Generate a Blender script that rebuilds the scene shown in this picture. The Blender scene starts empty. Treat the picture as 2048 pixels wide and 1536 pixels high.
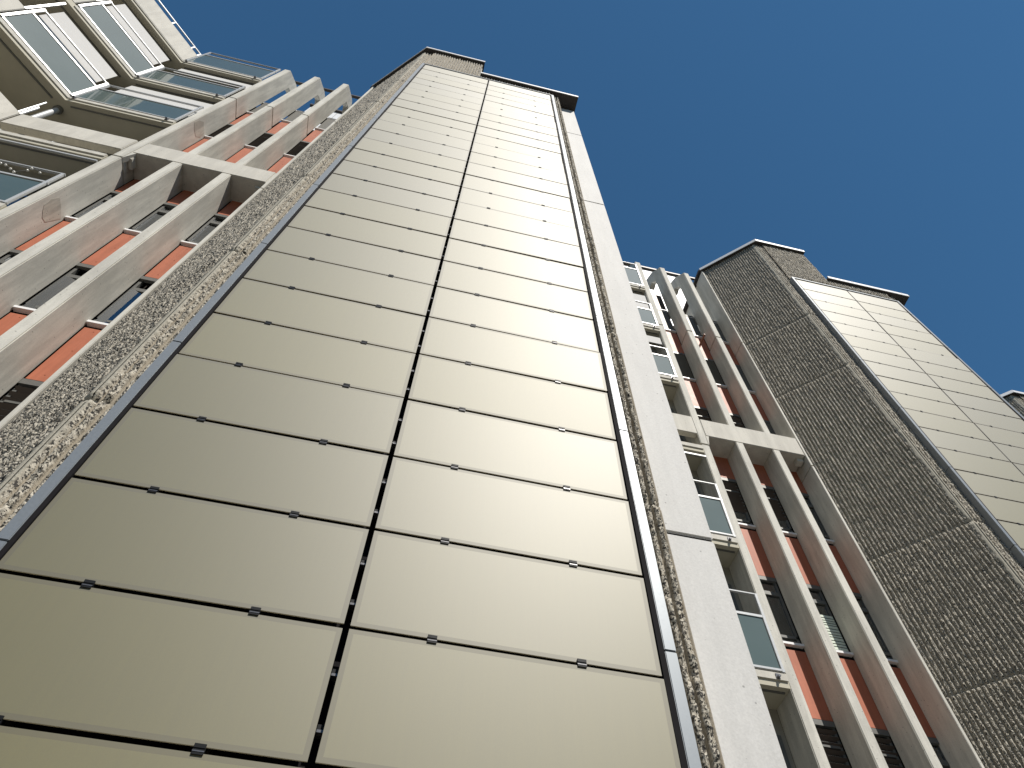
import bpy, bmesh, math, random
import numpy as np
from mathutils import Matrix, Vector

sc = bpy.context.scene
COL = sc.collection
H = 1.6                                   # eye height: everything is modelled relative to the lens, then lifted by H

# ------------------------------------------------------------------ camera
F_PX = 1433.7726
RR = ((0.97461346, -0.22356922, 0.01205873),
      (0.19760425, 0.83360195, -0.51581038),
      (0.10526715, 0.5050986, 0.8566179))
cam_d = bpy.data.cameras.new('camera')
cam = bpy.data.objects.new('camera', cam_d)
COL.objects.link(cam)
cam_d.sensor_width = 36.0
cam_d.lens = F_PX / 2048.0 * 36.0
cam_d.clip_start = 0.05
cam_d.clip_end = 6000
r_, d_, f_ = (Vector(v) for v in RR)
m3 = Matrix((r_, -d_, -f_)).transposed()
cam.matrix_world = Matrix.Translation((0, 0, H)) @ m3.to_4x4()
sc.camera = cam

# ------------------------------------------------------------------ world, sun, exposure
EL = math.radians(53.4)
AZ = math.radians(23.0)                   # to the right of straight behind the camera
sun_vec = Vector((math.sin(AZ) * math.cos(EL), -math.cos(AZ) * math.cos(EL), math.sin(EL)))
w = bpy.data.worlds.new('World')
sc.world = w
w.use_nodes = True
nt = w.node_tree
bg = nt.nodes['Background']
sky = nt.nodes.new('ShaderNodeTexSky')
sky.sky_type = 'NISHITA'
sky.sun_disc = False
sky.sun_elevation = EL
sky.sun_rotation = math.atan2(sun_vec.x, sun_vec.y)
sky.altitude = 3000
sky.air_density = 1.0
sky.dust_density = 0.0
sky.ozone_density = 1.6
tint = nt.nodes.new('ShaderNodeMix')      # clear, deep blue autumn sky
tint.data_type = 'RGBA'
tint.blend_type = 'MULTIPLY'
tint.inputs[0].default_value = 1.0
tint.inputs[7].default_value = (0.70, 1.25, 1.36, 1)
nt.links.new(sky.outputs[0], tint.inputs[6])
nt.links.new(tint.outputs[2], bg.inputs[0])
bg.inputs[1].default_value = 0.069
sd = bpy.data.lights.new('sun', 'SUN')
sd.energy = 4.4
sd.angle = math.radians(0.53)
sd.color = (1.0, 0.945, 0.865)
sun = bpy.data.objects.new('sun', sd)
COL.objects.link(sun)
sun.rotation_euler = sun_vec.to_track_quat('Z', 'Y').to_euler()
sun.location = (20, -40, 60)
sc.view_settings.view_transform = 'Standard'
sc.view_settings.look = 'None'
sc.view_settings.exposure = 0.35
sc.view_settings.gamma = 1.0
sc.cycles.max_bounces = 8
sc.cycles.sample_clamp_indirect = 6.0

# ------------------------------------------------------------------ materials
def new_mat(name):
    m = bpy.data.materials.new(name)
    m.use_nodes = True
    return m, m.node_tree.nodes, m.node_tree.links, m.node_tree.nodes['Principled BSDF']

def ramp(N, stops):
    r = N.new('ShaderNodeValToRGB')
    els = r.color_ramp.elements
    while len(els) < len(stops):
        els.new(0.5)
    for e, (p, c) in zip(els, stops):
        e.position = p
        e.color = (c[0], c[1], c[2], 1) if not isinstance(c, (int, float)) else (c, c, c, 1)
    return r

def mixc(N, L, a, b, fac, mode='MIX'):
    x = N.new('ShaderNodeMix')
    x.data_type = 'RGBA'
    x.blend_type = mode
    for sock, v in ((x.inputs[6], a), (x.inputs[7], b)):
        if isinstance(v, tuple):
            sock.default_value = (*v, 1)
        else:
            L.new(v, sock)
    if isinstance(fac, (int, float)):
        x.inputs[0].default_value = fac
    else:
        L.new(fac, x.inputs[0])
    return x.outputs[2]

def world_pos(N, L, scale=(1, 1, 1)):
    g = N.new('ShaderNodeNewGeometry')
    mp = N.new('ShaderNodeMapping')
    mp.inputs['Scale'].default_value = scale
    L.new(g.outputs['Position'], mp.inputs[0])
    return mp.outputs[0]

def noise(N, L, vec, scale, detail=4, rough=0.6):
    n = N.new('ShaderNodeTexNoise')
    n.inputs['Scale'].default_value = scale
    n.inputs['Detail'].default_value = detail
    n.inputs['Roughness'].default_value = rough
    L.new(vec, n.inputs['Vector'])
    return n.outputs[0]

def bump(N, L, b, height, strength, dist):
    bp = N.new('ShaderNodeBump')
    bp.inputs['Strength'].default_value = strength
    bp.inputs['Distance'].default_value = dist
    L.new(height, bp.inputs['Height'])
    L.new(bp.outputs[0], b.inputs['Normal'])

def concrete(name, base, contrast=0.16, stain=0.25, rough=0.8, pin=0.55):
    m, N, L, b = new_mat(name)
    p = world_pos(N, L)
    ps = world_pos(N, L, (3.0, 3.0, 0.35))
    big = noise(N, L, p, 1.3, 6, 0.62)
    r1 = ramp(N, [(0.3, 1.0 - contrast), (0.7, 1.0 + contrast * 0.4)])
    L.new(big, r1.inputs[0])
    st = noise(N, L, ps, 2.2, 5, 0.65)
    r2 = ramp(N, [(0.42, 1.0 - stain), (0.6, 1.0)])
    L.new(st, r2.inputs[0])
    fine = noise(N, L, p, 60, 3, 0.7)
    r3 = ramp(N, [(0.3, 0.9), (0.7, 1.06)])
    L.new(fine, r3.inputs[0])
    c = mixc(N, L, base, r1.outputs[0], 1.0, 'MULTIPLY')
    c = mixc(N, L, c, r2.outputs[0], 1.0, 'MULTIPLY')
    c = mixc(N, L, c, r3.outputs[0], 1.0, 'MULTIPLY')
    v = N.new('ShaderNodeTexVoronoi')
    v.inputs['Scale'].default_value = 11
    v.inputs['Randomness'].default_value = 1
    L.new(p, v.inputs['Vector'])
    rv = ramp(N, [(0.07, 1.0 - pin), (0.10, 1.0)])
    L.new(v.outputs['Distance'], rv.inputs[0])
    c = mixc(N, L, c, rv.outputs[0], 1.0, 'MULTIPLY')
    L.new(c, b.inputs['Base Color'])
    b.inputs['Roughness'].default_value = rough
    b.inputs['Specular IOR Level'].default_value = 0.3
    bump(N, L, b, fine, 0.12, 0.004)
    return m

def plain(name, col, rough=0.5, metal=0.0, spec=0.5, grain=0.06, gscale=30, streak=0.0):
    m, N, L, b = new_mat(name)
    p = world_pos(N, L)
    n = noise(N, L, p, gscale, 4, 0.65)
    r = ramp(N, [(0.3, 1.0 - grain), (0.7, 1.0 + grain)])
    L.new(n, r.inputs[0])
    c = mixc(N, L, tuple(col), r.outputs[0], 1.0, 'MULTIPLY')
    if streak:
        ps = world_pos(N, L, (6, 6, 0.5))
        s = noise(N, L, ps, 2.0, 5, 0.7)
        r2 = ramp(N, [(0.4, 1.0 - streak), (0.65, 1.0)])
        L.new(s, r2.inputs[0])
        c = mixc(N, L, c, r2.outputs[0], 1.0, 'MULTIPLY')
    L.new(c, b.inputs['Base Color'])
    rr = ramp(N, [(0.2, max(0.02, rough - 0.05)), (0.8, min(1.0, rough + 0.05))])
    L.new(n, rr.inputs[0])
    L.new(rr.outputs[0], b.inputs['Roughness'])
    b.inputs['Metallic'].default_value = metal
    b.inputs['Specular IOR Level'].default_value = spec
    return m

def pv_glass(name, col, rough=0.61, spec=0.5):
    m, N, L, b = new_mat(name)
    p = world_pos(N, L)
    n1 = noise(N, L, p, 220, 2, 0.6)
    r1 = ramp(N, [(0.25, 0.93), (0.75, 1.07)])
    L.new(n1, r1.inputs[0])
    n2 = noise(N, L, p, 0.9, 3, 0.5)
    r2 = ramp(N, [(0.3, 0.96), (0.7, 1.03)])
    L.new(n2, r2.inputs[0])
    oi = N.new('ShaderNodeObjectInfo')
    r3 = ramp(N, [(0.0, 0.86), (1.0, 1.10)])
    L.new(oi.outputs['Random'], r3.inputs[0])
    c = mixc(N, L, tuple(col), r1.outputs[0], 1.0, 'MULTIPLY')
    c = mixc(N, L, c, r2.outputs[0], 1.0, 'MULTIPLY')
    c = mixc(N, L, c, r3.outputs[0], 1.0, 'MULTIPLY')
    ps = world_pos(N, L, (14, 14, 0.8))
    s = noise(N, L, ps, 2.0, 4, 0.7)
    r4 = ramp(N, [(0.3, 0.94), (0.62, 1.0)])
    L.new(s, r4.inputs[0])
    c = mixc(N, L, c, r4.outputs[0], 1.0, 'MULTIPLY')
    L.new(c, b.inputs['Base Color'])
    rr = N.new('ShaderNodeMapRange')
    rr.inputs['To Min'].default_value = rough - 0.025
    rr.inputs['To Max'].default_value = rough + 0.025
    L.new(oi.outputs['Random'], rr.inputs['Value'])
    L.new(rr.outputs[0], b.inputs['Roughness'])
    b.inputs['Specular IOR Level'].default_value = spec
    b.inputs['IOR'].default_value = 1.98
    b.inputs['Specular Tint'].default_value = (1.0, 0.99, 0.94, 1)
    b.inputs['Coat Weight'].default_value = 1.0
    b.inputs['Coat Roughness'].default_value = 0.70
    b.inputs['Coat IOR'].default_value = 1.5
    return m

def washed(name):
    """broken, hammered rib concrete: pale mortar with dark stones"""
    m, N, L, b = new_mat(name)
    p = world_pos(N, L)
    v = N.new('ShaderNodeTexVoronoi')
    v.inputs['Scale'].default_value = 80
    wv = N.new('ShaderNodeTexNoise')
    wv.inputs['Scale'].default_value = 35
    wv.inputs['Detail'].default_value = 3
    L.new(p, wv.inputs['Vector'])
    vm = N.new('ShaderNodeVectorMath')
    vm.operation = 'MULTIPLY_ADD'
    vm.inputs[1].default_value = (0.03, 0.03, 0.03)
    L.new(wv.outputs['Color'], vm.inputs[0])
    L.new(p, vm.inputs[2])
    L.new(vm.outputs[0], v.inputs['Vector'])
    sep = N.new('ShaderNodeSeparateColor')
    L.new(v.outputs['Color'], sep.inputs[0])
    rc = ramp(N, [(0.0, (0.045, 0.043, 0.04)), (0.33, (0.085, 0.078, 0.068)), (0.42, (0.46, 0.42, 0.345)), (1.0, (0.62, 0.58, 0.49))])  # dark stops colour in both the stones and the shade between them
    L.new(sep.outputs[0], rc.inputs[0])
    n = noise(N, L, p, 9, 5, 0.7)
    rn = ramp(N, [(0.3, 0.75), (0.7, 1.05)])
    L.new(n, rn.inputs[0])
    c = mixc(N, L, rc.outputs[0], rn.outputs[0], 1.0, 'MULTIPLY')
    # smooth groove floors keep the mortar colour (vertex attribute 'broken' = 1 on hammered faces)
    at = N.new('ShaderNodeAttribute')
    at.attribute_name = 'broken'
    c = mixc(N, L, (0.33, 0.29, 0.225), c, at.outputs['Fac'])
    at2 = N.new('ShaderNodeAttribute')
    at2.attribute_name = 'arris'
    c = mixc(N, L, c, (0.40, 0.375, 0.31), at2.outputs['Fac'])
    L.new(c, b.inputs['Base Color'])
    b.inputs['Roughness'].default_value = 0.88
    b.inputs['Specular IOR Level'].default_value = 0.25
    nb = noise(N, L, p, 70, 4, 0.75)
    bump(N, L, b, nb, 0.6, 0.01)
    return m

M = {}
M['concrete'] = concrete('fair_faced_concrete', (0.63, 0.61, 0.545), 0.12, 0.19)
M['white_concrete'] = concrete('smooth_white_concrete', (0.575, 0.567, 0.545), 0.045, 0.06, 0.7, 0.45)
M['beam'] = concrete('beam_concrete', (0.60, 0.575, 0.51), 0.10, 0.12)
M['patch'] = concrete('patched_concrete', (0.55, 0.525, 0.455), 0.25, 0.3, 0.9, 0.7)
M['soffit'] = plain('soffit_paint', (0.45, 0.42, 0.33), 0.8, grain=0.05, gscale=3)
M['ribs'] = washed('broken_ribbed_concrete')
M['pv'] = pv_glass('beige_solar_glass', (0.100, 0.084, 0.010))
M['pv_edge'] = pv_glass('solar_glass_edge', (0.066, 0.052, 0.004), 0.66, 0.5)
M['pv_rim'] = plain('glass_rim', (0.55, 0.50, 0.36), 0.35, grain=0.03)
M['alu'] = plain('anodised_aluminium', (0.215, 0.235, 0.25), 0.48, 0.35, 0.5, 0.04, 60)
M['white_alu'] = plain('pale_aluminium', (0.50, 0.51, 0.51), 0.35, 0.1, 0.5, 0.03)
M['coping'] = plain('pale_folded_sheet', (0.70, 0.70, 0.70), 0.45, 0.1, 0.5, 0.04)
M['steel'] = plain('steel_clip', (0.010, 0.011, 0.012), 0.55, 0.0, 0.15, 0.05)
M['bright_steel'] = plain('bright_steel', (0.13, 0.13, 0.135), 0.35, 0.5, 0.5, 0.05)
M['black'] = plain('dark_cavity', (0.012, 0.011, 0.012), 0.85, 0, 0.1, 0.3, 8)
M['bronze'] = plain('dark_bronze_sheet', (0.045, 0.038, 0.035), 0.5, 0.2, 0.5, 0.1)
M['red'] = plain('terracotta_red_panel', (0.45, 0.145, 0.078), 0.5, 0, 0.35, 0.05, 6, 0.16)
M['frame'] = plain('grey_window_frame', (0.15, 0.15, 0.14), 0.45, 0.3, 0.5, 0.05)
M['sill'] = plain('white_sill', (0.82, 0.82, 0.82), 0.4, 0.0, 0.5, 0.03)
M['blind'] = plain('dark_bronze_slat', (0.085, 0.068, 0.058), 0.38, 0.5, 0.5, 0.08)
M['blind_grey'] = plain('grey_closed_blind', (0.12, 0.115, 0.10), 0.5, 0.2, 0.5, 0.06)
M['pale_blind'] = plain('pale_green_blind', (0.62, 0.68, 0.58), 0.6, 0, 0.4, 0.05)  # colour of the strips that imitate a reflection in a pane
M['fabric'] = plain('white_screen_fabric', (0.62, 0.61, 0.59), 0.85, 0, 0.2, 0.03, 12)
M['rod'] = plain('brown_wood', (0.25, 0.11, 0.07), 0.6, 0, 0.4, 0.2, 14)
M['lamp'] = plain('milky_bulb', (0.85, 0.82, 0.74), 0.2, 0, 0.6, 0.02)
M['cladding'] = plain('white_metal_cladding', (0.84, 0.84, 0.83), 0.4, 0.0, 0.5, 0.02)
M['interior'] = plain('dark_room', (0.05, 0.045, 0.04), 0.9, 0, 0.1, 0.3, 3)
M['loggia'] = plain('loggia_wall_paint', (0.30, 0.28, 0.23), 0.8, 0, 0.3, 0.08, 4)

def balustrade_glass():
    m, N, L, b = new_mat('frosted_balustrade_glass')
    p = world_pos(N, L)
    n = noise(N, L, p, 1.2, 3, 0.5)
    r = ramp(N, [(0.3, (0.070, 0.105, 0.10)), (0.7, (0.085, 0.122, 0.117))])
    L.new(n, r.inputs[0])
    L.new(r.outputs[0], b.inputs['Base Color'])
    b.inputs['Roughness'].default_value = 0.6
    b.inputs['Specular IOR Level'].default_value = 0.1
    b.inputs['Coat Weight'].default_value = 0.8
    b.inputs['Coat Roughness'].default_value = 0.03
    b.inputs['Coat IOR'].default_value = 1.5
    return m
M['frost'] = balustrade_glass()

def window_glass():
    m, N, L, b = new_mat('window_glass')
    out = N['Material Output']
    gl = N.new('ShaderNodeBsdfGlossy')
    gl.inputs['Roughness'].default_value = 0.02
    gl.inputs['Color'].default_value = (0.9, 0.95, 1.0, 1)
    tr = N.new('ShaderNodeBsdfTransparent')
    tr.inputs['Color'].default_value = (0.72, 0.78, 0.77, 1)
    fr = N.new('ShaderNodeFresnel')
    fr.inputs['IOR'].default_value = 2.8
    mx = N.new('ShaderNodeMixShader')
    L.new(fr.outputs[0], mx.inputs[0])
    L.new(tr.outputs[0], mx.inputs[1])
    L.new(gl.outputs[0], mx.inputs[2])
    L.new(mx.outputs[0], out.inputs['Surface'])
    return m
M['glass'] = window_glass()

def paving():
    m, N, L, b = new_mat('paving')
    p = world_pos(N, L)
    br = N.new('ShaderNodeTexBrick')
    br.inputs['Scale'].default_value = 1.0
    br.inputs['Brick Width'].default_value = 0.6
    br.inputs['Row Height'].default_value = 0.6
    br.inputs['Mortar Size'].default_value = 0.006
    br.inputs['Color1'].default_value = (0.15, 0.145, 0.13, 1)
    br.inputs['Color2'].default_value = (0.12, 0.116, 0.105, 1)
    br.inputs['Mortar'].default_value = (0.06, 0.055, 0.05, 1)
    L.new(p, br.inputs['Vector'])
    n = noise(N, L, p, 3, 6, 0.7)
    r = ramp(N, [(0.3, 0.8), (0.7, 1.1)])
    L.new(n, r.inputs[0])
    c = mixc(N, L, br.outputs[0], r.outputs[0], 1.0, 'MULTIPLY')
    L.new(c, b.inputs['Base Color'])
    b.inputs['Roughness'].default_value = 0.9
    return m
M['paving'] = paving()
M['wood'] = plain('woodland', (0.035, 0.05, 0.018), 0.9, 0, 0.2, 0.5, 0.15)  # dark green for the unseen slope added to deepen reflections

# ------------------------------------------------------------------ mesh helpers
class MB:
    def __init__(self):
        self.v, self.f, self.mi = [], [], []
    def box(self, x0, x1, y0, y1, z0, z1, mi=0, T=None):
        i = len(self.v)
        ps = [(x, y, z) for z in (z0, z1) for y in (y0, y1) for x in (x0, x1)]
        if T is not None:
            ps = [tuple(T @ Vector(q)) for q in ps]
        self.v += ps
        for q in ((0, 2, 3, 1), (4, 5, 7, 6), (0, 1, 5, 4), (2, 6, 7, 3), (0, 4, 6, 2), (1, 3, 7, 5)):
            self.f.append(tuple(i + k for k in q))
            self.mi.append(mi)
        return self
    def prism(self, poly, a0, a1, axis='Z', mi=0):
        """poly: 2-D outline extruded along an axis; Z: (x,y), X: (y,z), Y: (x,z)"""
        i = len(self.v)
        n = len(poly)
        for a in (a0, a1):
            for (p, q) in poly:
                self.v.append({'Z': (p, q, a), 'X': (a, p, q), 'Y': (p, a, q)}[axis])
        self.f.append(tuple(i + k for k in range(n)))
        self.f.append(tuple(i + n + k for k in reversed(range(n))))
        self.mi += [mi, mi]
        for k in range(n):
            l = (k + 1) % n
            self.f.append((i + k, i + n + k, i + n + l, i + l))
            self.mi.append(mi)
        return self
    def tube(self, a, b, r, n=10, mi=0):
        a, b = Vector(a), Vector(b)
        d = (b - a).normalized()
        u = d.orthogonal().normalized()
        w_ = d.cross(u)
        i = len(self.v)
        for p in (a, b):
            for k in range(n):
                t = 2 * math.pi * k / n
                self.v.append(tuple(p + u * (r * math.cos(t)) + w_ * (r * math.sin(t))))
        for k in range(n):
            l = (k + 1) % n
            self.f.append((i + k, i + l, i + n + l, i + n + k))
            self.mi.append(mi)
        self.f.append(tuple(i + k for k in reversed(range(n))))
        self.f.append(tuple(i + n + k for k in range(n)))
        self.mi += [mi, mi]
        return self
    def ball(self, c, r, mi=0):
        i = len(self.v)
        S, R_ = 8, 5
        for a in range(R_ + 1):
            ph = math.pi * a / R_
            for k in range(S):
                t = 2 * math.pi * k / S
                self.v.append((c[0] + r * math.sin(ph) * math.cos(t), c[1] + r * math.sin(ph) * math.sin(t), c[2] + r * math.cos(ph)))
        for a in range(R_):
            for k in range(S):
                l = (k + 1) % S
                self.f.append((i + a * S + k, i + (a + 1) * S + k, i + (a + 1) * S + l, i + a * S + l))
                self.mi.append(mi)
        return self
    def build(self, name, mats, parent=None, bevel=0.0, smooth=False):
        me = bpy.data.meshes.new(name)
        me.from_pydata(self.v, [], self.f)
        mats = mats if isinstance(mats, (list, tuple)) else [mats]
        for m in mats:
            me.materials.append(m)
        me.polygons.foreach_set('material_index', self.mi)
        bm = bmesh.new()
        bm.from_mesh(me)
        bmesh.ops.recalc_face_normals(bm, faces=bm.faces)
        if bevel:
            es = [e for e in bm.edges if len(e.link_faces) == 2 and e.calc_face_angle(0) > 0.3]
            bmesh.ops.bevel(bm, geom=es, offset=bevel, segments=2, affect='EDGES', clamp_overlap=True)
        bm.to_mesh(me)
        bm.free()
        if smooth:
            me.polygons.foreach_set('use_smooth', [True] * len(me.polygons))
        me.update()
        o = bpy.data.objects.new(name, me)
        COL.objects.link(o)
        if parent is not None:
            o.parent = parent
        return o

def tag(o, label=None, cat=None, group=None, kind=None):
    if label: o['label'] = label
    if cat: o['category'] = cat
    if group: o['group'] = group
    if kind: o['kind'] = kind
    return o

def empty(name, loc=(0, 0, 0)):
    o = bpy.data.objects.new(name, None)
    o.empty_display_size = 0.3
    COL.objects.link(o)
    o.location = loc
    return o

def copy_tree(o, parent=None, skip=()):
    c = o.copy()
    COL.objects.link(c)
    c.parent = parent
    for ch in list(o.children):
        if ch.name.split('.')[0] not in skip:
            copy_tree(ch, c, skip)
    return c

V = Vector((11.84, 3.37, 0.0))            # one bay of the stepped terrace to the next
FLOOR = 2.775
ZG = -H                                   # ground

# ------------------------------------------------------------------ ribbed, hammered concrete
def smooth_noise(shape, cell, rng):
    """value noise sampled on a grid with the given cell size (rows, cols)"""
    h, w_ = shape
    gy, gx = int(h / cell[0]) + 3, int(w_ / cell[1]) + 3
    g = rng.random((gy, gx))
    y = np.arange(h) / cell[0]
    x = np.arange(w_) / cell[1]
    yi, xi = y.astype(int), x.astype(int)
    fy, fx = (y - yi)[:, None], (x - xi)[None, :]
    fy, fx = fy * fy * (3 - 2 * fy), fx * fx * (3 - 2 * fx)
    a = g[yi][:, xi]; b = g[yi][:, xi + 1]; c = g[yi + 1][:, xi]; d = g[yi + 1][:, xi + 1]
    return (a * (1 - fx) + b * fx) * (1 - fy) + (c * (1 - fx) + d * fx) * fy

def rib_mesh(name, origin, udir, width, z0, z1, pitch, seed, step, joints=(), edge=0.012, hrib=0.038, arris=0.0, arris0=0.0):
    """A cast wall with vertical ribs whose noses were knocked off. origin: point of the base plane at u=0; udir in plan;
    ribs stand out along the outward normal (udir turned right)."""
    rng = np.random.default_rng(seed)
    ux, uy = udir
    nx, ny = uy, -ux
    w0, width_ = arris0, width - arris
    n = max(1, int(round((width_ - w0 - 2 * edge) / pitch)))
    pit = (width_ - w0 - 2 * edge) / n
    us, hs, br = [0.0], [0.45], [0.0]
    k0 = 0
    while arris0 and k0 * 0.012 < arris0 - 0.006:
        us.append(0.004 + k0 * 0.012); hs.append(0.85); br.append(0.0); k0 += 1
    us.append(w0 + edge); hs.append(0.45); br.append(0.0)
    prof = ((0.02, 0.0, 0), (0.20, 0.0, 0), (0.25, 0.30, .3), (0.30, 0.66, .8), (0.37, 0.92, 1), (0.45, 1.0, 1), (0.54, 1.0, 1), (0.62, 1.0, 1), (0.70, 1.0, 1), (0.78, 0.92, 1), (0.85, 0.66, .8), (0.91, 0.30, .3), (0.96, 0.0, 0))
    for k in range(n):
        for (t, h, b) in prof:
            us.append(w0 + edge + (k + t) * pit); hs.append(h); br.append(b)
    us.append(width_ - edge); hs.append(0.45); br.append(0.0)
    k1 = 0
    while arris and k1 * 0.012 < arris - 0.006:
        us.append(width_ + k1 * 0.012); hs.append(0.9); br.append(0.0); k1 += 1
    us.append(width); hs.append(0.6 if arris else 0.45); br.append(0.0)
    us, hs, br = np.array(us), np.array(hs), np.array(br, float)
    zs = [z0]
    while zs[-1] < z1 - 1e-6:
        s = step(zs[-1]) if callable(step) else step
        zs.append(min(z1, zs[-1] + s))
    zs = np.array(zs)
    R_, C_ = len(zs), len(us)
    ar = np.zeros((R_, C_))
    br = np.repeat(br[None, :], R_, 0)
    cm = lambda mz, mu: (max(1.0, mz / (zs[1] - zs[0])), max(1.0, mu * C_ / width))
    big = smooth_noise((R_, C_), cm(0.12, 0.05), rng)
    mid = smooth_noise((R_, C_), cm(0.045, 0.03), rng)
    fin = rng.random((R_, C_))
    if arris or arris0:                     # plain arris with a ragged edge where the hammering stopped
        rag = smooth_noise((R_, C_), (max(1.0, 0.06 / (zs[1] - zs[0])), 1e9), rng)[:, :1] * 0.8 + smooth_noise((R_, C_), (max(1.0, 0.02 / (zs[1] - zs[0])), 1e9), rng)[:, :1] * 0.4
        if arris:
            sel = us[None, :] > (width - arris * (0.35 + 0.55 * rag))
            inz = (us[None, :] >= width_ - edge)
            ar = np.where(inz & sel, 1.0, ar)
            br = np.where(inz & ~sel, 1.0, br)
        if arris0:
            sel = us[None, :] < arris0 * (0.35 + 0.55 * rag)
            inz = (us[None, :] <= w0 + edge)
            ar = np.where(inz & sel, 1.0, ar)
            br = np.where(inz & ~sel, 1.0, br)
    knock = np.clip(0.62 * big + 0.55 * mid - 0.22, 0, 1)
    amp = 1.0 - br * (0.66 * knock)
    depth = hrib * hs[None, :] * amp + br * (fin - 0.5) * 0.021
    depth = np.maximum(depth, 0.0) + 0.004
    jit = br * (rng.random((R_, C_)) - 0.5) * 0.010
    wob = (rng.random((R_, C_)) - 0.5) * 0.008 * br
    for j in joints:
        dj = np.abs(zs - j)
        depth[dj < 0.012] = 0.0
        near = (dj >= 0.012) & (dj < 0.05)
        depth[near] *= 0.7
    U = us[None, :] + jit
    Zm = zs[:, None] + wob + np.zeros((1, C_))
    Zm[0] = z0; Zm[-1] = z1
    X = origin[0] + ux * U + nx * depth
    Y = origin[1] + uy * U + ny * depth
    co = np.stack([X, Y, Zm], -1).reshape(-1, 3)
    idx = np.arange(R_ * C_).reshape(R_, C_)
    q = np.stack([idx[:-1, :-1], idx[:-1, 1:], idx[1:, 1:], idx[1:, :-1]], -1).reshape(-1, 4)
    me = bpy.data.meshes.new(name)
    me.vertices.add(len(co))
    me.vertices.foreach_set('co', co.ravel())
    me.loops.add(q.size)
    me.loops.foreach_set('vertex_index', q.ravel())
    me.polygons.add(len(q))
    me.polygons.foreach_set('loop_start', np.arange(0, q.size, 4))
    me.polygons.foreach_set('loop_total', np.full(len(q), 4))
    me.update(calc_edges=True)
    at = me.attributes.new('broken', 'FLOAT', 'POINT')
    at.data.foreach_set('value', br.ravel().astype(np.float32))
    at2 = me.attributes.new('arris', 'FLOAT', 'POINT')
    at2.data.foreach_set('value', ar.ravel().astype(np.float32))
    me.materials.append(M['ribs'])
    me.validate()
    return me

def add_mesh(name, me, parent):
    o = bpy.data.objects.new(name, me)
    COL.objects.link(o)
    o.parent = parent
    return o

# ------------------------------------------------------------------ setting
g = MB()
g.v = [(-2500, -2500, ZG), (2500, -2500, ZG), (2500, 2500, ZG), (-2500, 2500, ZG)]
g.f = [(0, 1, 2, 3)]; g.mi = [0]
ground = g.build('ground', M['paving'])
tag(ground, 'wide paved forecourt in front of the stepped housing block', None, None, 'structure')

# unseen slope added behind the camera to darken low reflections in the glass
def added_slope_mesh():
    rng = random.Random(2)
    m = MB()
    n = 96
    for r, hh in ((110, 0.0), (150, 0.33), (210, 0.52), (300, 0.62), (420, 0.55)):
        for k in range(n + 1):
            a = math.radians(175 + 190 * k / n)
            edge_ = min(1.0, k / 14, (n - k) / 14)
            z = ZG + hh * r * 0.72 * edge_ * (0.75 + 0.2 * math.sin(k * 0.37) + 0.05 * math.sin(k * 1.7)) + (rng.uniform(-2, 2) if hh else -0.5)
            m.v.append((r * math.cos(a), r * math.sin(a), z))
    for q in range(4):
        for k in range(n):
            i = q * (n + 1) + k
            m.f.append((i, i + 1, i + n + 2, i + n + 1)); m.mi.append(0)
    return m
hl = added_slope_mesh().build('hills', M['wood'], smooth=True)
tag(hl, 'dark wooded slope opposite the building', None, None, 'structure')

# ------------------------------------------------------------------ tower clad with beige solar glass
PITCH, Z_TOP = 0.7125, 20.24
ROWS = 30
PX = ((-1.868, -0.205), (-0.172, 1.467))

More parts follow.
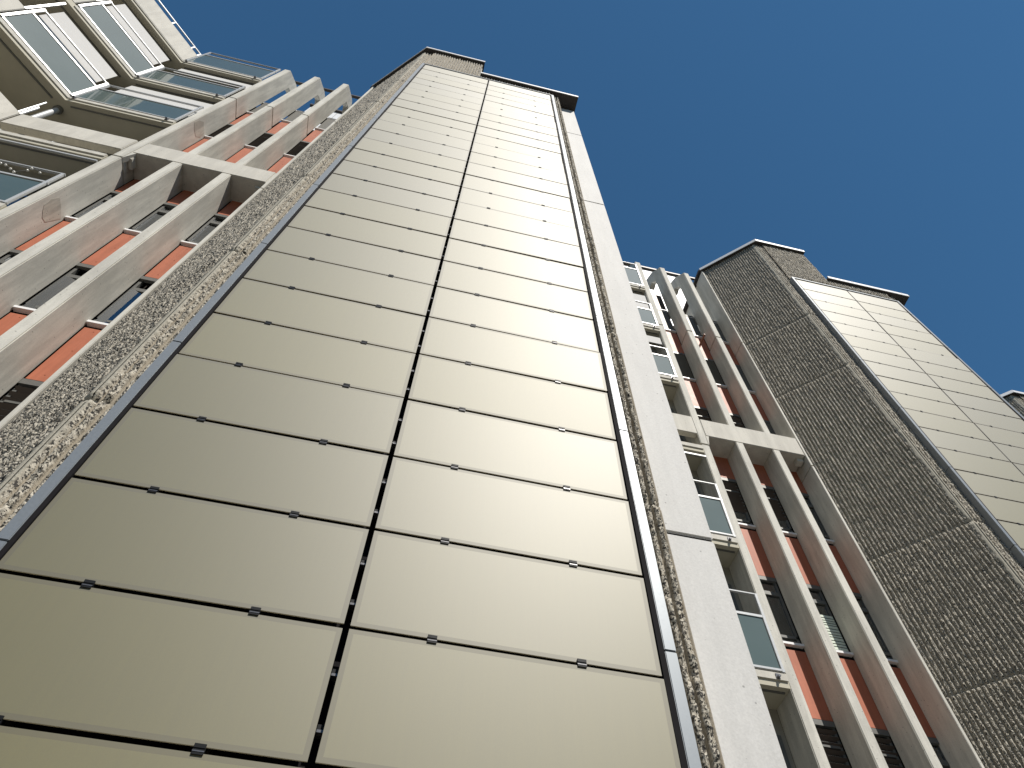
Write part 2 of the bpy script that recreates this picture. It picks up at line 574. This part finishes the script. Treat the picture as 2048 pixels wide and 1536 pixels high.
def make_tower():
    root = empty('clad_tower')
    tag(root, 'nearest tower, filling the middle, clad in two columns of beige solar glass', 'tower', 'towers of the stepped terrace')
    # smooth concrete core
    b = MB()
    low = [(-3.575, 4.52), (-3.535, 4.52), (-2.19, 3.175), (1.772, 3.165), (1.772, 3.375), (2.262, 3.375), (2.262, 6.6), (1.6, 9.5), (-3.575, 9.5)]
    b.prism(low, ZG, 21.08)
    up = [(-3.575, 4.52), (-3.535, 4.52), (-2.19, 3.175), (-0.47, 3.165), (-0.47, 9.5), (-3.575, 9.5)]
    b.prism(up, 21.08, 23.36)
    b.build('core_wall', M['concrete'], root)
    # smooth white side slabs, stacked with open joints
    zs = [ZG, 4.02, 12.35, 17.86, 20.98]
    for k in range(4):
        s = MB().box(1.74, 2.275, 3.355, 3.52, zs[k] + 0.012, zs[k + 1] - 0.012)
        s.build('wall_slab', M['white_concrete'], root, bevel=0.012)
    s = MB().box(1.74, 2.262, 3.372, 3.5, ZG, 21.05)
    s.build('joint_backing', M['black'], root)
    joints = [4.03 + FLOOR * k for k in range(-1, 8)]
    # left chamfer, front borders beside the glass and the field above it
    ux = 1 / math.sqrt(2)
    st = lambda z: 0.015 if z < 7 else (0.022 if z < 12 else 0.04)
    add_mesh('ribbed_wall', rib_mesh('chamfer_ribs', (-3.545, 4.48), (ux, -ux), 1.88, 0.0, 23.34, 0.0735, 3, st, joints, arris=0.085), root)
    add_mesh('ribbed_wall', rib_mesh('border_ribs', (-2.222, 3.155), (1, 0), 0.30, 0.0, 23.34, 0.070, 5, st, joints, arris0=0.035, hrib=0.042), root)
    add_mesh('ribbed_wall', rib_mesh('border_ribs', (1.49, 3.155), (1, 0), 0.282, -0.2, 21.06, 0.070, 8, st, joints, hrib=0.05), root)
    add_mesh('ribbed_wall', rib_mesh('top_ribs', (-1.96, 3.098), (1, 0), 1.49, 20.0, 23.34, 0.0735, 11, 0.045, joints, 0.01), root)
    add_mesh('ribbed_wall', rib_mesh('top_ribs', (-0.47, 3.098), (1, 0), 2.0, 20.0, 21.06, 0.0735, 13, 0.045, joints, 0.01), root)
    b = MB().prism([(-3.545, 4.47), (-2.222, 3.16), (-2.222, 3.3), (-3.545, 4.6)], ZG, 0.0)
    b.box(-2.222, 1.77, 3.15, 3.3, ZG, 0.0)
    b.build('plinth', M['concrete'], root)
    # roofs: folded sheet over a dark soffit
    def roof(poly, z, cop):
        o = MB().prism(poly, z, z + 0.10).build('roof', M['bronze'], root)
        e = MB()
        for (p, q) in cop:
            p, q = Vector((*p, 0)), Vector((*q, 0))
            d = (q - p).normalized()
            nrm = Vector((d.y, -d.x, 0)) * 0.018
            e.prism([(p.x, p.y), (q.x, q.y), (q.x + nrm.x, q.y + nrm.y), (p.x + nrm.x, p.y + nrm.y)], z + 0.0, z + 0.145)
        e.build('coping', M['coping'], o)
        st_ = MB()
        for (p, q) in cop[-1:]:
            for t in (0.3, 0.92):
                x = p[0] + (q[0] - p[0]) * t
                st_.box(x - 0.01, x + 0.01, p[1] - 0.03, p[1] + 0.2, z + 0.135, z + 0.165)
        st_.build('seam', M['white_alu'], o)
        return o
    roof([(-3.70, 4.46), (-3.66, 4.43), (-2.205, 3.0), (-0.43, 3.0), (-0.43, 9.5), (-3.70, 9.5)], 23.36,
         [((-3.66, 4.43), (-2.205, 3.0)), ((-2.205, 3.0), (-0.43, 3.0))])
    roof([(-0.452, 3.0), (2.308, 3.0), (2.308, 6.6), (-0.452, 6.6)], 21.08, [((-0.452, 3.0), (2.308, 3.0))])
    # dark cavity behind the glass
    MB().box(-1.95, 1.555, 3.10, 3.149, -1.2, 20.27).build('cavity_sheet', M['black'], root)
    rails = MB()
    for x in (-1.43, -0.64, 0.24, 1.025):
        rails.box(x - 0.03, x + 0.03, 3.05, 3.10, -1.2, 20.25)
    rails.build('support_rail', M['bronze'], root)
    # frame of folded aluminium round the field
    zc = [20.36] + [20.30 - 2.1 * k - 0.9 for k in range(10)] + [-1.2]
    for x0, x1 in ((-1.896, -1.8715), (1.4705, 1.503)):
        MB().box(x0, x1, 2.990, 3.12, -1.2, 20.30).build('gasket', M['black'], root)  # black strip between frame and panel edge
    for x0, x1 in ((-1.964, -1.897), (1.504, 1.572)):
        m = MB()
        for k in range(len(zc) - 1):
            m.box(x0, x1, 2.985, 3.17, zc[k + 1] + 0.004, zc[k] - 0.004)
        m.build('panel_frame', M['alu'], root, bevel=0.004)
    MB().box(-1.962, 1.572, 2.985, 3.17, 20.30, 20.362).build('panel_frame', M['alu'], root, bevel=0.004)
    # the panels, all from two meshes
    def panel_mesh(wid, hei):
        m = MB()
        e, t = 0.026, 0.007
        x0, x1, z0, z1 = 0, wid, 0, hei
        m.v = [(x0, 0, z0), (x1, 0, z0), (x1, 0, z1), (x0, 0, z1), (x0 + e, 0, z0 + e), (x1 - e, 0, z0 + e), (x1 - e, 0, z1 - e), (x0 + e, 0, z1 - e),
               (x0, t, z0), (x1, t, z0), (x1, t, z1), (x0, t, z1)]
        m.f = [(4, 5, 6, 7), (0, 1, 5, 4), (1, 2, 6, 5), (2, 3, 7, 6), (3, 0, 4, 7), (0, 8, 9, 1), (1, 9, 10, 2), (2, 10, 11, 3), (3, 11, 8, 0), (8, 11, 10, 9)]
        m.mi = [0, 1, 1, 1, 1, 2, 2, 2, 2, 2]
        return m
    def clip_mesh():
        m = MB()
        m.box(-0.024, 0.024, -0.006, 0.03, 0.006, 0.0235, 0)
        m.box(-0.024, 0.024, -0.006, -0.002, -0.0225, -0.006, 0)
        m.box(-0.024, 0.024, -0.0075, -0.006, -0.0115, -0.006, 1)
        m.box(-0.025, 0.025, -0.003, 0.03, -0.006, 0.006, 0)
        return m
    rnd = random.Random(4)
    protos = []
    for (x0, x1) in PX:
        p = panel_mesh(x1 - x0, PITCH - 0.029).build('solar_panel', [M['pv'], M['pv_edge'], M['pv_rim']], root)
        protos.append(p)
    cproto = clip_mesh().build('clip', [M['steel'], M['bright_steel']], root)
    hook = MB()
    hook.box(-0.015, 0.015, 0.004, 0.05, -0.008, 0.005, 1).box(-0.015, 0.015, 0.014, 0.05, 0.012, 0.035, 0)
    hproto = hook.build('bracket', [M['steel'], M['bright_steel']], root)
    first = [True, True]
    firstc = firsth = True
    for r in range(ROWS):
        z = Z_TOP - PITCH * (r + 1) + 0.0145
        if z < -1.1:
            break
        for c in (0, 1):
            if first[c]:
                p = protos[c]; first[c] = False
            else:
                p = protos[c].copy(); COL.objects.link(p)
            p.parent = root
            p.location = (PX[c][0], 3.0 + rnd.uniform(-0.004, 0.004), z + rnd.uniform(-0.002, 0.002))
            p.rotation_euler = (rnd.uniform(-0.005, 0.005), 0, rnd.uniform(-0.003, 0.003))
            if r == 0:
                continue
            for xc in ((-1.431, -0.640), (0.243, 1.026))[c]:
                if firstc:
                    k = cproto; firstc = False
                else:
                    k = cproto.copy(); COL.objects.link(k)
                k.parent = p
                k.location = (xc - PX[c][0], 0, PITCH - 0.0145)
        for fz in (0.22, 0.62):
            if firsth:
                k = hproto; firsth = False
            else:
                k = hproto.copy(); COL.objects.link(k)
            k.parent = root
            k.location = (-0.1885, 3.02, z + fz * PITCH)
    return root

# ------------------------------------------------------------------ apartment front with fins, and its corner loggias
YF, YG = 4.42, 4.895
SILL = [2.19 + FLOOR * k for k in range(7)]          # top of the sills
FINS = [(-6.112, -5.936), (-5.246, -5.074), (-4.395, -4.230)]
BAYS = [(-5.936, -5.246), (-5.074, -4.395), (-4.230, -3.575)]
CORNER = Vector((-8.15, 4.40, 0))

def fin_top(b, x0, x1, z0):
    b.prism([(YF, z0), (YF, 22.73), (YF + 0.49, 23.45), (YF + 0.93, 23.80), (YF + 0.93, 22.96), (YF + 0.72, 23.02), (YF + 0.47, 22.6), (YF + 0.47, z0)], x0, x1, 'X')

def make_block(label, states, bal_state, unit):
    root = empty('apartment_block')
    tag(root, label, 'apartment block', 'apartment blocks between the towers')
    # body behind everything
    b = MB()
    b.prism([(-6.12, 5.3), (-3.58, 5.3), (-3.58, 9.4), (-12.1, 9.4), (-12.1, 2.5), (-9.44, 5.05), (-6.12, 5.05)], ZG, 20.2)
    b.build('inner_wall', M['interior'], root)
    # penthouse set back on the roof
    p = MB().box(-6.6, -2.6, YF + 2.2, 9.3, 20.2, 28.45).build('penthouse', M['cladding'], root)
    j = MB()
    for k in range(1, 4):
        j.box(-6.6 + k, -6.588 + k, YF + 2.197, YF + 2.2, 21, 28.4)
    j.box(-6.6, -2.6, YF + 2.197, YF + 2.2, 25.2, 25.212)
    j.build('cladding_joint', M['frame'], p)
    MB().box(-6.65, -2.55, YF + 2.12, 9.3, 28.45, 28.6).build('coping', M['bronze'], p)
    # fins
    for i, (x0, x1) in enumerate(FINS):
        lo = 12.335 if i == 0 else 12.70
        MB().box(x0, x1, YF, YG + 0.02, ZG, lo).build('fin', M['concrete'], root, bevel=0.012)
        m0 = 12.37 if i == 0 else 13.30
        MB().box(x0, x1, YF, YG + 0.02, m0, 18.012).build('fin', M['concrete'], root, bevel=0.012)
        b = MB()
        fin_top(b, x0, x1, 18.052)
        b.build('fin', M['concrete'], root, bevel=0.012)
        if i == 0:
            MB().box(x0 + 0.02, x1 - 0.02, YF + 0.03, YG, 12.3, 12.4).build('fin_joint', M['black'], root)
        MB().box(x0 + 0.02, x1 - 0.02, YF + 0.03, YG, 17.99, 18.07).build('fin_joint', M['black'], root)
    # cross wall by the tower, in three lifts
    for z0, z1 in ((ZG, 12.33), (12.36, 18.012), (18.045, 23.3)):
        MB().box(-3.62, -3.565, YF - 0.005, YG + 0.05, z0, z1).build('side_wall', M['concrete'], root, bevel=0.006)
    # beam between first fin and the cross wall, with bearing blocks under it
    bm_ = MB().box(FINS[0][1] + 0.004, -3.63, YF - 0.003, YG + 0.03, 12.70, 13.345).build('beam', M['beam'], root, bevel=0.014)
    MB().box(-5.93, -5.86, YF + 0.06, YF + 0.26, 12.52, 12.702).build('bearing_block', M['concrete'], root, bevel=0.01)
    MB().box(-3.80, -3.64, YF + 0.10, YF + 0.26, 12.60, 12.702).build('bearing_block', M['concrete'], root, bevel=0.01)
    MB().prism([(-5.934, 12.34), (-5.86, 12.70), (-5.934, 12.70)], YF + 0.004, YF + 0.10, 'Y').build('corbel', M['concrete'], root)
    # rail on the fin tops
    MB().box(-6.2, -3.55, YF + 0.49, YF + 0.57, 23.80, 23.89).build('roof_rail', M['bronze'], root)
    MB().box(-6.0, -3.6, YG + 0.0, YG + 0.2, 20.18, 20.25).build('coping', M['sill'], root)
    # spandrels, sills and windows
    for bi, (x0, x1) in enumerate(BAYS):
        for si, zs in enumerate(SILL):
            if zs > 19:
                continue
            r = MB().box(x0 + 0.028, x1 - 0.006, YG, YG + 0.03, zs - 1.32, zs - 0.125)
            for fx in (0.25, 0.8):
                for fz in (-1.2, -0.66, -0.19):
                    xx, zz = x0 + fx * (x1 - x0), zs + fz
                    r.box(xx - 0.006, xx + 0.006, YG - 0.004, YG + 0.01, zz - 0.006, zz + 0.006)
            r.build('red_panel', M['red'], root)
            MB().box(x0 + 0.004, x1 - 0.004, YG + 0.032, YG + 0.10, zs - 1.40, zs - 0.02).build('panel_backing', M['black'], root)
            s = MB().box(x0 + 0.006, x1 - 0.006, YG - 0.035, YG + 0.09, zs - 0.04, zs + 0.004)
            s.build('sill', M['sill'], root)
            if si == 0 and bi < 2:
                pass
            h1 = 1.455                                 # underside of the next red panel
            wn = MB()
            y0, y1 = YG + 0.03, YG + 0.09
            wn.box(x0 + 0.01, x1 - 0.01, YG + 0.0, YG + 0.05, zs + 1.36, zs + h1 - 0.006)      # lintel sheet
            wn.box(x0 + 0.01, x1 - 0.01, y0, y1, zs + 0.002, zs + 0.05)
            wn.box(x0 + 0.01, x1 - 0.01, y0, y1, zs + 0.14, zs + 0.19)
            wn.box(x0 + 0.01, x0 + 0.05, y0, y1, zs + 0.05, zs + 1.36)
            wn.box(x1 - 0.05, x1 - 0.01, y0, y1, zs + 0.05, zs + 1.36)
            wn.box(x0 + 0.05, x1 - 0.05, y0 - 0.01, y1, zs + 1.04, zs + 1.12)
            wo = wn.build('window', M['frame'], root)
            state = states.get((bi, si), 'stripes')
            if state == 'open':                        # casement ajar, so the pane looks past the fin at the sky
                MB().prism([(x0 + 0.045, y0 - 0.02), (x1 - 0.045, y0 + 0.10), (x1 - 0.045, y0 + 0.107), (x0 + 0.045, y0 - 0.013)], zs + 0.05, zs + 1.04).build('glass', M['glass'], wo)
            else:
                MB().box(x0 + 0.045, x1 - 0.045, y0 + 0.02, y0 + 0.028, zs + 0.05, zs + 1.36).build('glass', M['glass'], wo)
            rn = random.Random(bi * 31 + si * 7 + unit)
            if state in ('slats', 'half', 'closed'):
                sl = MB()
                n0 = 0 if state != 'half' else 4
                n = 13 if state != 'closed' else 34
                for k in range(n0, n):
                    zz = zs + 0.03 + k * 1.33 / n
                    hh = 0.05 if state != 'closed' else 0.028
                    tilt = 0.03 if state != 'closed' else 0.008
                    sl.prism([(YG + 0.012 + tilt, zz), (YG + 0.012 + tilt + 0.004, zz + 0.002), (YG - 0.008 + 0.012, zz + hh), (YG - 0.012 + 0.012, zz + hh - 0.002)], x0 + 0.02, x1 - 0.02, 'X')
                sl.build('blind', M['blind'] if state == 'slats' or state == 'half' else M['blind_grey'], wo)
            elif state == 'shut':
                MB().box(x0 + 0.012, x1 - 0.012, YG + 0.01, YG + 0.03, zs + 0.0, zs + 1.36).build('blind', M['blind_grey'], wo)
            elif state == 'pale':  # pale strips before the pane stand in for a reflection in it
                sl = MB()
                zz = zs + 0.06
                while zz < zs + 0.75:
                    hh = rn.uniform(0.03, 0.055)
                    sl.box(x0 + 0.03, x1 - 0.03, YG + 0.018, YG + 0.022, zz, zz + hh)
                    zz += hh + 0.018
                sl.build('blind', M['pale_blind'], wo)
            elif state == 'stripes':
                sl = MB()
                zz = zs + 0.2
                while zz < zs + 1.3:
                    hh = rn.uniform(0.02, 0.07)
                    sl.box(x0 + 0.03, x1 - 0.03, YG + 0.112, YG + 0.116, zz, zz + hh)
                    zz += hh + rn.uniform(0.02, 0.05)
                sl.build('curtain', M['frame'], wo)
            if si == 6:
                if unit == 1 and bi == 0:
                    vt = MB()
                    for k in range(14):
                        vt.box(x0 + 0.02, x1 - 0.02, YG + 0.0, YG + 0.02, 20.37 + k * 0.075, 20.42 + k * 0.075)
                    vt.build('vent_grille', M['blind'], root)
    # loggias: straight part beside the first fin, wing turning 45 degrees at the corner
    wdir = Vector((-1, -1, 0)).normalized()
    wn_ = Vector((1, -1, 0)).normalized()
    Tw = Matrix((( -wdir.x, -wn_.x, 0, CORNER.x), (-wdir.y, -wn_.y, 0, CORNER.y), (0, 0, 1, 0), (0, 0, 0, 1)))   # local x runs to the corner (x<=0), y inward
    WL = 1.72
    WS = WL + 1.6
    Xl = CORNER.x
    Xr = FINS[0][0] - 0.003
    zb = [6.72 + FLOOR * k for k in range(6)]
    for k, z0 in enumerate(zb):
        # slab (follows the bend), its soffit painted
        poly = [(Xr, 4.41), (CORNER.x, 4.41)]
        e = Tw @ Vector((-WS, 0.01, 0)); poly.append((e.x, e.y))
        e = Tw @ Vector((-WS, 1.27, 0)); poly.append((e.x, e.y))
        poly += [(-9.42, 4.93), (Xr, 4.93)]
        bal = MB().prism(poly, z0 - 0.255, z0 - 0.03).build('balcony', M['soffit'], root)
        MB().box(Xl + 0.01, Xr - 0.01, 4.385, 4.409, z0 - 0.15, z0 - 0.035).build('slab_edge', M['beam'], bal)
        MB().box(-WL, -0.01, -0.015, 0.009, z0 - 0.15, z0 - 0.035, 0, Tw).build('slab_edge', M['beam'], bal)
        MB().box(Xl + 0.1, Xr - 0.05, 4.50, 4.53, z0 - 0.275, z0 - 0.255).build('curtain_track', M['frame'], bal)
        MB().box(-WL - 1.4, -0.15, 0.17, 0.20, z0 - 0.285, z0 - 0.255, 0, Tw).build('curtain_track', M['frame'], bal)
        if k == 2:
            bb = MB().box(Xl + 0.02, Xr - 0.002, 4.402, 4.54, 12.69, 13.35)
            bb.build('parapet_beam', M['beam'], root, bevel=0.012)
            bb = MB().box(-WL - 1.2, -0.004, 0.0, 0.14, 12.69, 13.35, 0, Tw)
            bb.build('parapet_beam', M['beam'], root, bevel=0.012)
            rl = MB().box(Xl + 0.03, Xr - 0.004, 4.40, 4.43, 11.86, 11.90)
            rl.build('curtain_rail', M['white_alu'], root)
            continue
        top = 1.31 if k == 5 else 1.0
        rail = 1.78 if k == 5 else 1.455
        wing_concrete = (k == 5)
        # glass, straight part
        gl = MB().box(Xl + 0.055, Xr - 0.075, 4.390, 4.402, z0 + 0.035, z0 + top - 0.03)
        gl.build('glass_panel', M['frost'], bal)
        for nm, za, zz in (('bottom_rail', 0.0, 0.035), ('glass_rail', top - 0.035, top + 0.012), ('handrail', rail - 0.022, rail)):
            MB().box(Xl + 0.02, Xr - 0.01, 4.375, 4.415, z0 + za, z0 + zz).build(nm, M['white_alu'], bal)
        for x in (Xl + 0.01, Xr - 0.062):
            MB().box(x, x + 0.045, 4.372, 4.415, z0 - 0.02, z0 + rail).build('post', M['white_alu'], bal, bevel=0.004)
        for x in (Xl + 0.09, Xr - 0.16):
            MB().tube((x, 4.39, z0 - 0.12), (x, 4.33, z0 - 0.12), 0.022).box(x - 0.03, x + 0.03, 4.372, 4.384, z0 - 0.145, z0 - 0.06).build('bracket', M['bright_steel'], bal)
        # wing
        if not wing_concrete:
            gl = MB().box(-WL + 0.06, -0.06, -0.012, 0.0, z0 + 0.035, z0 + top - 0.03, 0, Tw)
            gl.build('glass_panel', M['frost'], bal)
            for nm, za, zz in (('bottom_rail', -0.01, 0.035), ('glass_rail', top - 0.035, top + 0.012), ('handrail', rail - 0.022, rail)):
                MB().box(-WL, -0.005, -0.025, 0.012, z0 + za, z0 + zz, 0, Tw).build(nm, M['white_alu'], bal)
            for x in (-WL, -0.055):
                MB().box(x, x + 0.05, -0.04, 0.012, z0 - 0.02, z0 + rail, 0, Tw).build('post', M['white_alu'], bal, bevel=0.004)
        else:
            MB().box(-WL - 0.6, -0.01, -0.02, 0.12, z0 - 0.12, z0 + 0.88, 0, Tw).build('parapet_slab', M['beam'], bal, bevel=0.01)
            rl = MB().box(-WL - 0.6, -0.02, 0.02, 0.05, z0 + 1.22, z0 + 1.25, 0, Tw)
            for x in (-1.9, -1.0, -0.28, -0.06):
                rl.box(x, x + 0.03, 0.02, 0.05, z0 + 0.88, z0 + 1.22, 0, Tw)
            rl.build('handrail', M['white_alu'], bal)
        # screens hanging behind the rail
        if bal_state.get(k) and k < 5:
            zt, zl = z0 + 2.27, z0 + bal_state[k][0]
            MB().box(Xl + 0.12, Xr - 0.02, 4.50, 4.508, zl, zt).build('roller_screen', M['fabric'], bal)
            zl = z0 + bal_state[k][1]
            MB().box(-WL + 0.05, -0.16, 0.10, 0.108, zl, zt, 0, Tw).build('roller_screen', M['fabric'], bal)
        # concrete return at the far end of the wing
        if k in (3, 4):
            MB().box(-WL - 0.9, -WL - 0.06, 0.0, 0.10, z0 - 0.03, z0 + 0.93, 0, Tw).build('parapet_slab', M['beam'], bal, bevel=0.01)
            MB().box(-WL - 0.10, -WL - 0.055, 0.0, 0.05, z0 + 0.93, z0 + 2.4, 0, Tw).build('post', M['white_alu'], bal)
        # glazed back wall of the loggia
    lg = MB().prism([(Xr, 4.905), (-9.41, 4.905), (-11.9, 2.42), (-11.9, 2.50), (-9.44, 4.96), (Xr, 4.96)], ZG, 20.3)
    lg.build('loggia_wall', M['loggia'], root)
    for k in range(7):
        z0 = 6.72 + FLOOR * (k - 1)
        for xa, xb in ((-7.9, -7.05), (-7.0, -6.2)):
            dr = MB().box(xa, xb, 4.88, 4.904, z0 + 0.02, z0 + 2.1).build('loggia_door', M['frame'], root)
            MB().box(xa + 0.06, xb - 0.06, 4.876, 4.88, z0 + 0.08, z0 + 2.04).build('glass', M['glass'], dr)
    # rain pipe and corner poles under the third slab
    dp = MB().tube((-8.28, 4.62, 4.0), (-8.28, 4.62, 14.79), 0.055, 16).build('downpipe', M['white_alu'], root, smooth=False)
    MB().tube((-8.28, 4.62, 14.70), (-8.28, 4.62, 14.785), 0.085, 16).build('pipe_collar', M['frame'], dp)
    po = MB().tube((-8.24, 4.40, 13.35), (-8.24, 4.40, 14.3), 0.02)
    po.tube((-8.19, 4.42, 13.35), (-8.19, 4.42, 13.95), 0.03)
    po.build('screen_pole', M['white_alu'], root)
    return root

def patches(block):
    for poly in ([(4.695, 9.921), (4.781, 9.976), (4.863, 10.37), (4.70, 10.41), (4.541, 10.398), (4.50, 10.20), (4.53, 10.0), (4.60, 9.95)],
                 [(4.463, 15.49), (4.60, 15.46), (4.777, 15.551), (4.84, 15.8), (4.831, 16.019), (4.70, 15.99), (4.561, 16.0), (4.48, 15.75)]):
        MB().prism(poly, -5.94, -5.9325, 'X').build('repair_patch', M['patch'], block)

tower = make_tower()
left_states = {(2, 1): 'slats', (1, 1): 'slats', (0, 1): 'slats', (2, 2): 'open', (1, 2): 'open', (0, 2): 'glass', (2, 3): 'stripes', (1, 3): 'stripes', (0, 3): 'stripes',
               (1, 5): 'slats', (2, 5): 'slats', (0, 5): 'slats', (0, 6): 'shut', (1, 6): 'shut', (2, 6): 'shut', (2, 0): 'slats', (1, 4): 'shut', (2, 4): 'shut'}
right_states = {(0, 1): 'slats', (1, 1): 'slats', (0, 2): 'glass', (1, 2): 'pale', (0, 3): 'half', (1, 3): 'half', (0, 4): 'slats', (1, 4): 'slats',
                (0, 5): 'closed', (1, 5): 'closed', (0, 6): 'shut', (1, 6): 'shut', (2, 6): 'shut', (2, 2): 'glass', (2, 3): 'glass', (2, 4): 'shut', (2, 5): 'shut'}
left = make_block('concrete finned block left of the nearest tower, with corner balconies at its far left', left_states, {3: (0.6, 0.5), 4: (1.75, 0.5)}, 0)
right = make_block('concrete finned block between the two towers, its balconies half hidden by the white wall slab', right_states, {3: (1.9, 0.5), 4: (0.6, 0.5)}, 1)
right.location = V
patches(left)

tower2 = copy_tree(tower)
tower2.location = V
tower2['label'] = 'second tower to the right, its grey ribbed corner wall turned to the camera'
tower3 = copy_tree(tower, None, ('clip', 'bracket'))
tower3.location = 2 * V
tower3['label'] = 'farthest tower, only its roof corner showing at the right edge'

# ------------------------------------------------------------------ loose things
sl = empty('string_lights', (-7.6, 4.36, 9.5 + 1.45))
tag(sl, 'string of small milky bulbs wound along the lowest left balcony rail', 'string lights')
rnd = random.Random(11)
wire = MB()
prev = None
for k in range(27):
    x = -1.1 + k * 0.088
    y = rnd.uniform(-0.03, 0.03)
    z = -0.20 + 0.10 * math.sin(k * 1.3) + rnd.uniform(-0.13, 0.10)
    q = (x, y, z)
    if prev:
        wire.tube(prev, q, 0.003, 5)
    MB().ball((x, y, z - 0.012), 0.021).build('bulb', M['lamp'], sl, smooth=True)
    prev = q
wire.build('wire', M['frame'], sl)

sb = MB()
sb.prism([(-0.02, -0.03), (0.02, -0.03), (0.02, 0.03), (-0.02, 0.03)], 7.70, 8.25, 'Y')
rod = sb.build('wooden_bar', M['rod'])
rod.location = (7.03, 0, 17.82)
tag(rod, 'reddish brown bar sticking out from a pink panel between two fins', 'bar')

# ------------------------------------------------------------------ lift everything onto the ground plane z = 0
for o in list(sc.objects):
    if o.parent is None and o.type in ('MESH', 'EMPTY'):
        o.location.z += H
